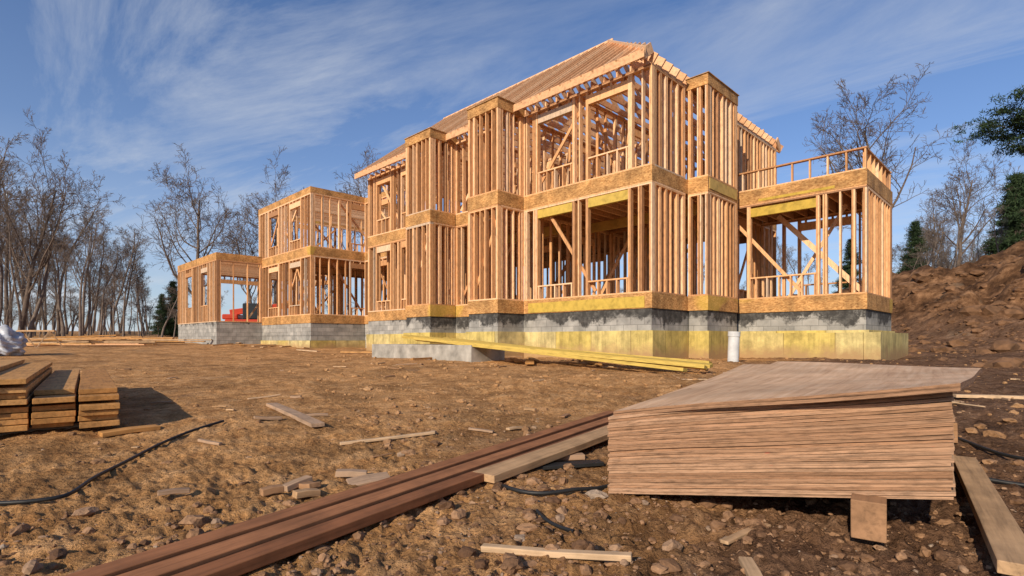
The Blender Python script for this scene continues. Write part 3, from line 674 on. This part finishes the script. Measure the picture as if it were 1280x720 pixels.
for k in range(34):
    y=U(60,95); t=U(-.6,.72); h=U(6,9)*(y/70); place(random.choice(TM),'tree',t*y,y,h,14,fr)
br=empty('brush_thicket')
for k in range(130):
    y=U(38,60); t=random.choice([U(-1.15,-.62),U(.68,1.1)]); h=U(2.0,4.8); place(TM[2+k%2],'bush',t*y,y,h,14,br,sx=1.6)
for k in range(90):
    y=U(80,150); t=U(-1.1,1.1); h=U(9,13)*(1 if abs(t)>.5 else .55); place(random.choice(TM),'tree',t*y,y,h,14,fr)

def conifer(name,seed,H,Rb,base,n_wh,mat=M_needle,open_=.0,cl=.16,per=26,topround=False):
    rs=np.random.RandomState(seed); tubes=[([np.array([0,0,-.3]),np.array([0,0,H*.5]),np.array([0,0,H])],[H*.017,H*.01,.02],8)]
    P=[]
    for w in range(n_wh):
        t=w/(n_wh-1); z=base*H+(1-base)*H*t
        prof=(1-t)**.8 if not topround else math.sqrt(max(0,1-(2*t-.9)**2*.8))*.9
        for b in range(rs.randint(3,7) if not open_ else rs.randint(3,6)):
            az=rs.uniform(0,6.28); ln=Rb*prof*rs.uniform(.6,1.1)+.15; d=np.array([math.cos(az),math.sin(az),rs.uniform(-.15,.18)+(.1 if open_ else -.12)])
            pts=[np.array([0,0,z])+d*ln*q+np.array([0,0,.12*ln*q*q]) for q in (0,.5,1)]
            tubes.append((pts,[.03+.01*ln,.025,.01],4))
            m_=max(4,int(ln*9)); 
            for i in range(m_):
                q=rs.uniform(.25 if open_ else .1,1); sp_=.22*ln*(1.1-q*.6); P.append(np.array([0,0,z])+d*ln*q+np.array([0,0,.12*ln*q*q])+rs.normal(0,1,3)*[sp_,sp_,sp_*.16])
    P=np.array(P); n=len(P)
    c=np.repeat(P,per,0)+rs.normal(0,cl*.9,(n*per,3))*[1,1,.5]
    d=rs.normal(0,1,(n*per,3)); d/=np.linalg.norm(d,axis=1)[:,None]; s=np.cross(d,rs.normal(0,1,(n*per,3))); s/=np.linalg.norm(s,axis=1)[:,None]
    ln=cl*rs.uniform(.8,1.6,(n*per,1)); V_=np.stack([c-s*.022*cl/.16,c+s*.022*cl/.16,c+d*ln],1).reshape(-1,3); F_=np.arange(len(V_)).reshape(-1,3)
    return np_mesh(name+'_needles',V_,F_,mat), tubes_mesh(name+'_wood',tubes,M_bark)
def put_con(name,ms,x,y,s=1,rz=0):
    e=empty(name,(x,y,G(x,y)),rz); e.scale=(s,s,s)
    for nm,m_ in zip(('foliage','trunk'),ms):
        o=bpy.data.objects.new(nm,m_); scene.collection.objects.link(o); o.parent=e
SP=conifer('spruce',1,8,2.0,.06,24,cl=.22,per=22); WP=conifer('pine',5,6.6,3.5,.70,7,open_=1,cl=.17,per=36,topround=True)
put_con('spruce_tree',SP,-29,46,.58); put_con('spruce_tree',SP,-30.6,47,.45,1)
put_con('pine_tree',WP,26.7,26.5,1.0,.6)
put_con('spruce_tree',SP,37.5,40,1.0,2); put_con('spruce_tree',SP,40.5,43,1.15,3); put_con('spruce_tree',SP,33,44,.7,4); put_con('spruce_tree',SP,29,46,.6,4)

# ------------------------------------------------------------------ world / sun / camera
world=bpy.data.worlds.new('World'); scene.world=world; world.use_nodes=True; nt=world.node_tree; nt.nodes.clear()
el=math.radians(27); sx_,sy_=-.50,-.866; azim=math.atan2(sx_,sy_)
sky=N(nt,'ShaderNodeTexSky'); sky.sky_type='NISHITA'; sky.sun_disc=False; sky.sun_elevation=el; sky.sun_rotation=azim%(2*math.pi)
sky.air_density=1.0; sky.dust_density=.4; sky.ozone_density=3.0
tc=N(nt,'ShaderNodeTexCoord'); s=N(nt,'ShaderNodeSeparateXYZ'); L(nt,tc.outputs['Generated'],s.inputs[0])
zc=math_(nt,'ADD',math_(nt,'MAXIMUM',s.outputs[2],0.0),.10)
c=N(nt,'ShaderNodeCombineXYZ'); L(nt,math_(nt,'DIVIDE',s.outputs[0],zc),c.inputs[0]); L(nt,math_(nt,'DIVIDE',s.outputs[1],zc),c.inputs[1])
mp=N(nt,'ShaderNodeMapping'); mp.inputs['Rotation'].default_value=(0,0,math.radians(32)); L(nt,c.outputs[0],mp.inputs[0])
mp2=N(nt,'ShaderNodeMapping'); mp2.inputs['Scale'].default_value=(.6,1.5,1); mp2.inputs['Location'].default_value=(2.6,1.1,0); L(nt,mp.outputs[0],mp2.inputs[0])
n1=noise(nt,mp2.outputs[0],.8,11,.66,1.1); n2=noise(nt,mp.outputs[0],.6,4,.5,.2)
cl=math_(nt,'MULTIPLY',ramp(nt,n1,[(.45,0.0),(.80,.9)]),ramp(nt,n2,[(.38,.22),(.60,1.0)]))
hz=ramp(nt,s.outputs[2],[(0.0,.62),(.12,.40),(.3,.13),(.6,.0)])
cl=math_(nt,'MINIMUM',math_(nt,'ADD',cl,hz),.9)
blue=mix(nt,1,sky.outputs[0],(.78,1.03,1.36),'MULTIPLY')
col=mix(nt,cl,blue,(6.8,7.2,7.8))
bg=N(nt,'ShaderNodeBackground'); bg.inputs['Strength'].default_value=.095; L(nt,col,bg.inputs[0])
out=N(nt,'ShaderNodeOutputWorld'); L(nt,bg.outputs[0],out.inputs[0])
sd=bpy.data.lights.new('sun','SUN'); sd.energy=5.0; sd.angle=math.radians(.5); sd.color=(1,.86,.68)
so=bpy.data.objects.new('sun',sd); scene.collection.objects.link(so)
h=math.hypot(sx_,sy_); dv=Vector((sx_/h*math.cos(el),sy_/h*math.cos(el),math.sin(el))); so.rotation_euler=dv.to_track_quat('Z','Y').to_euler()
cam=bpy.data.cameras.new('camera'); cam.lens=18.9; cam.sensor_width=36; cam.shift_y=65/1280; cam.clip_start=.05; cam.clip_end=2000
co=bpy.data.objects.new('camera',cam); co.location=(0,0,0); co.rotation_euler=(math.pi/2,0,0); scene.collection.objects.link(co); scene.camera=co
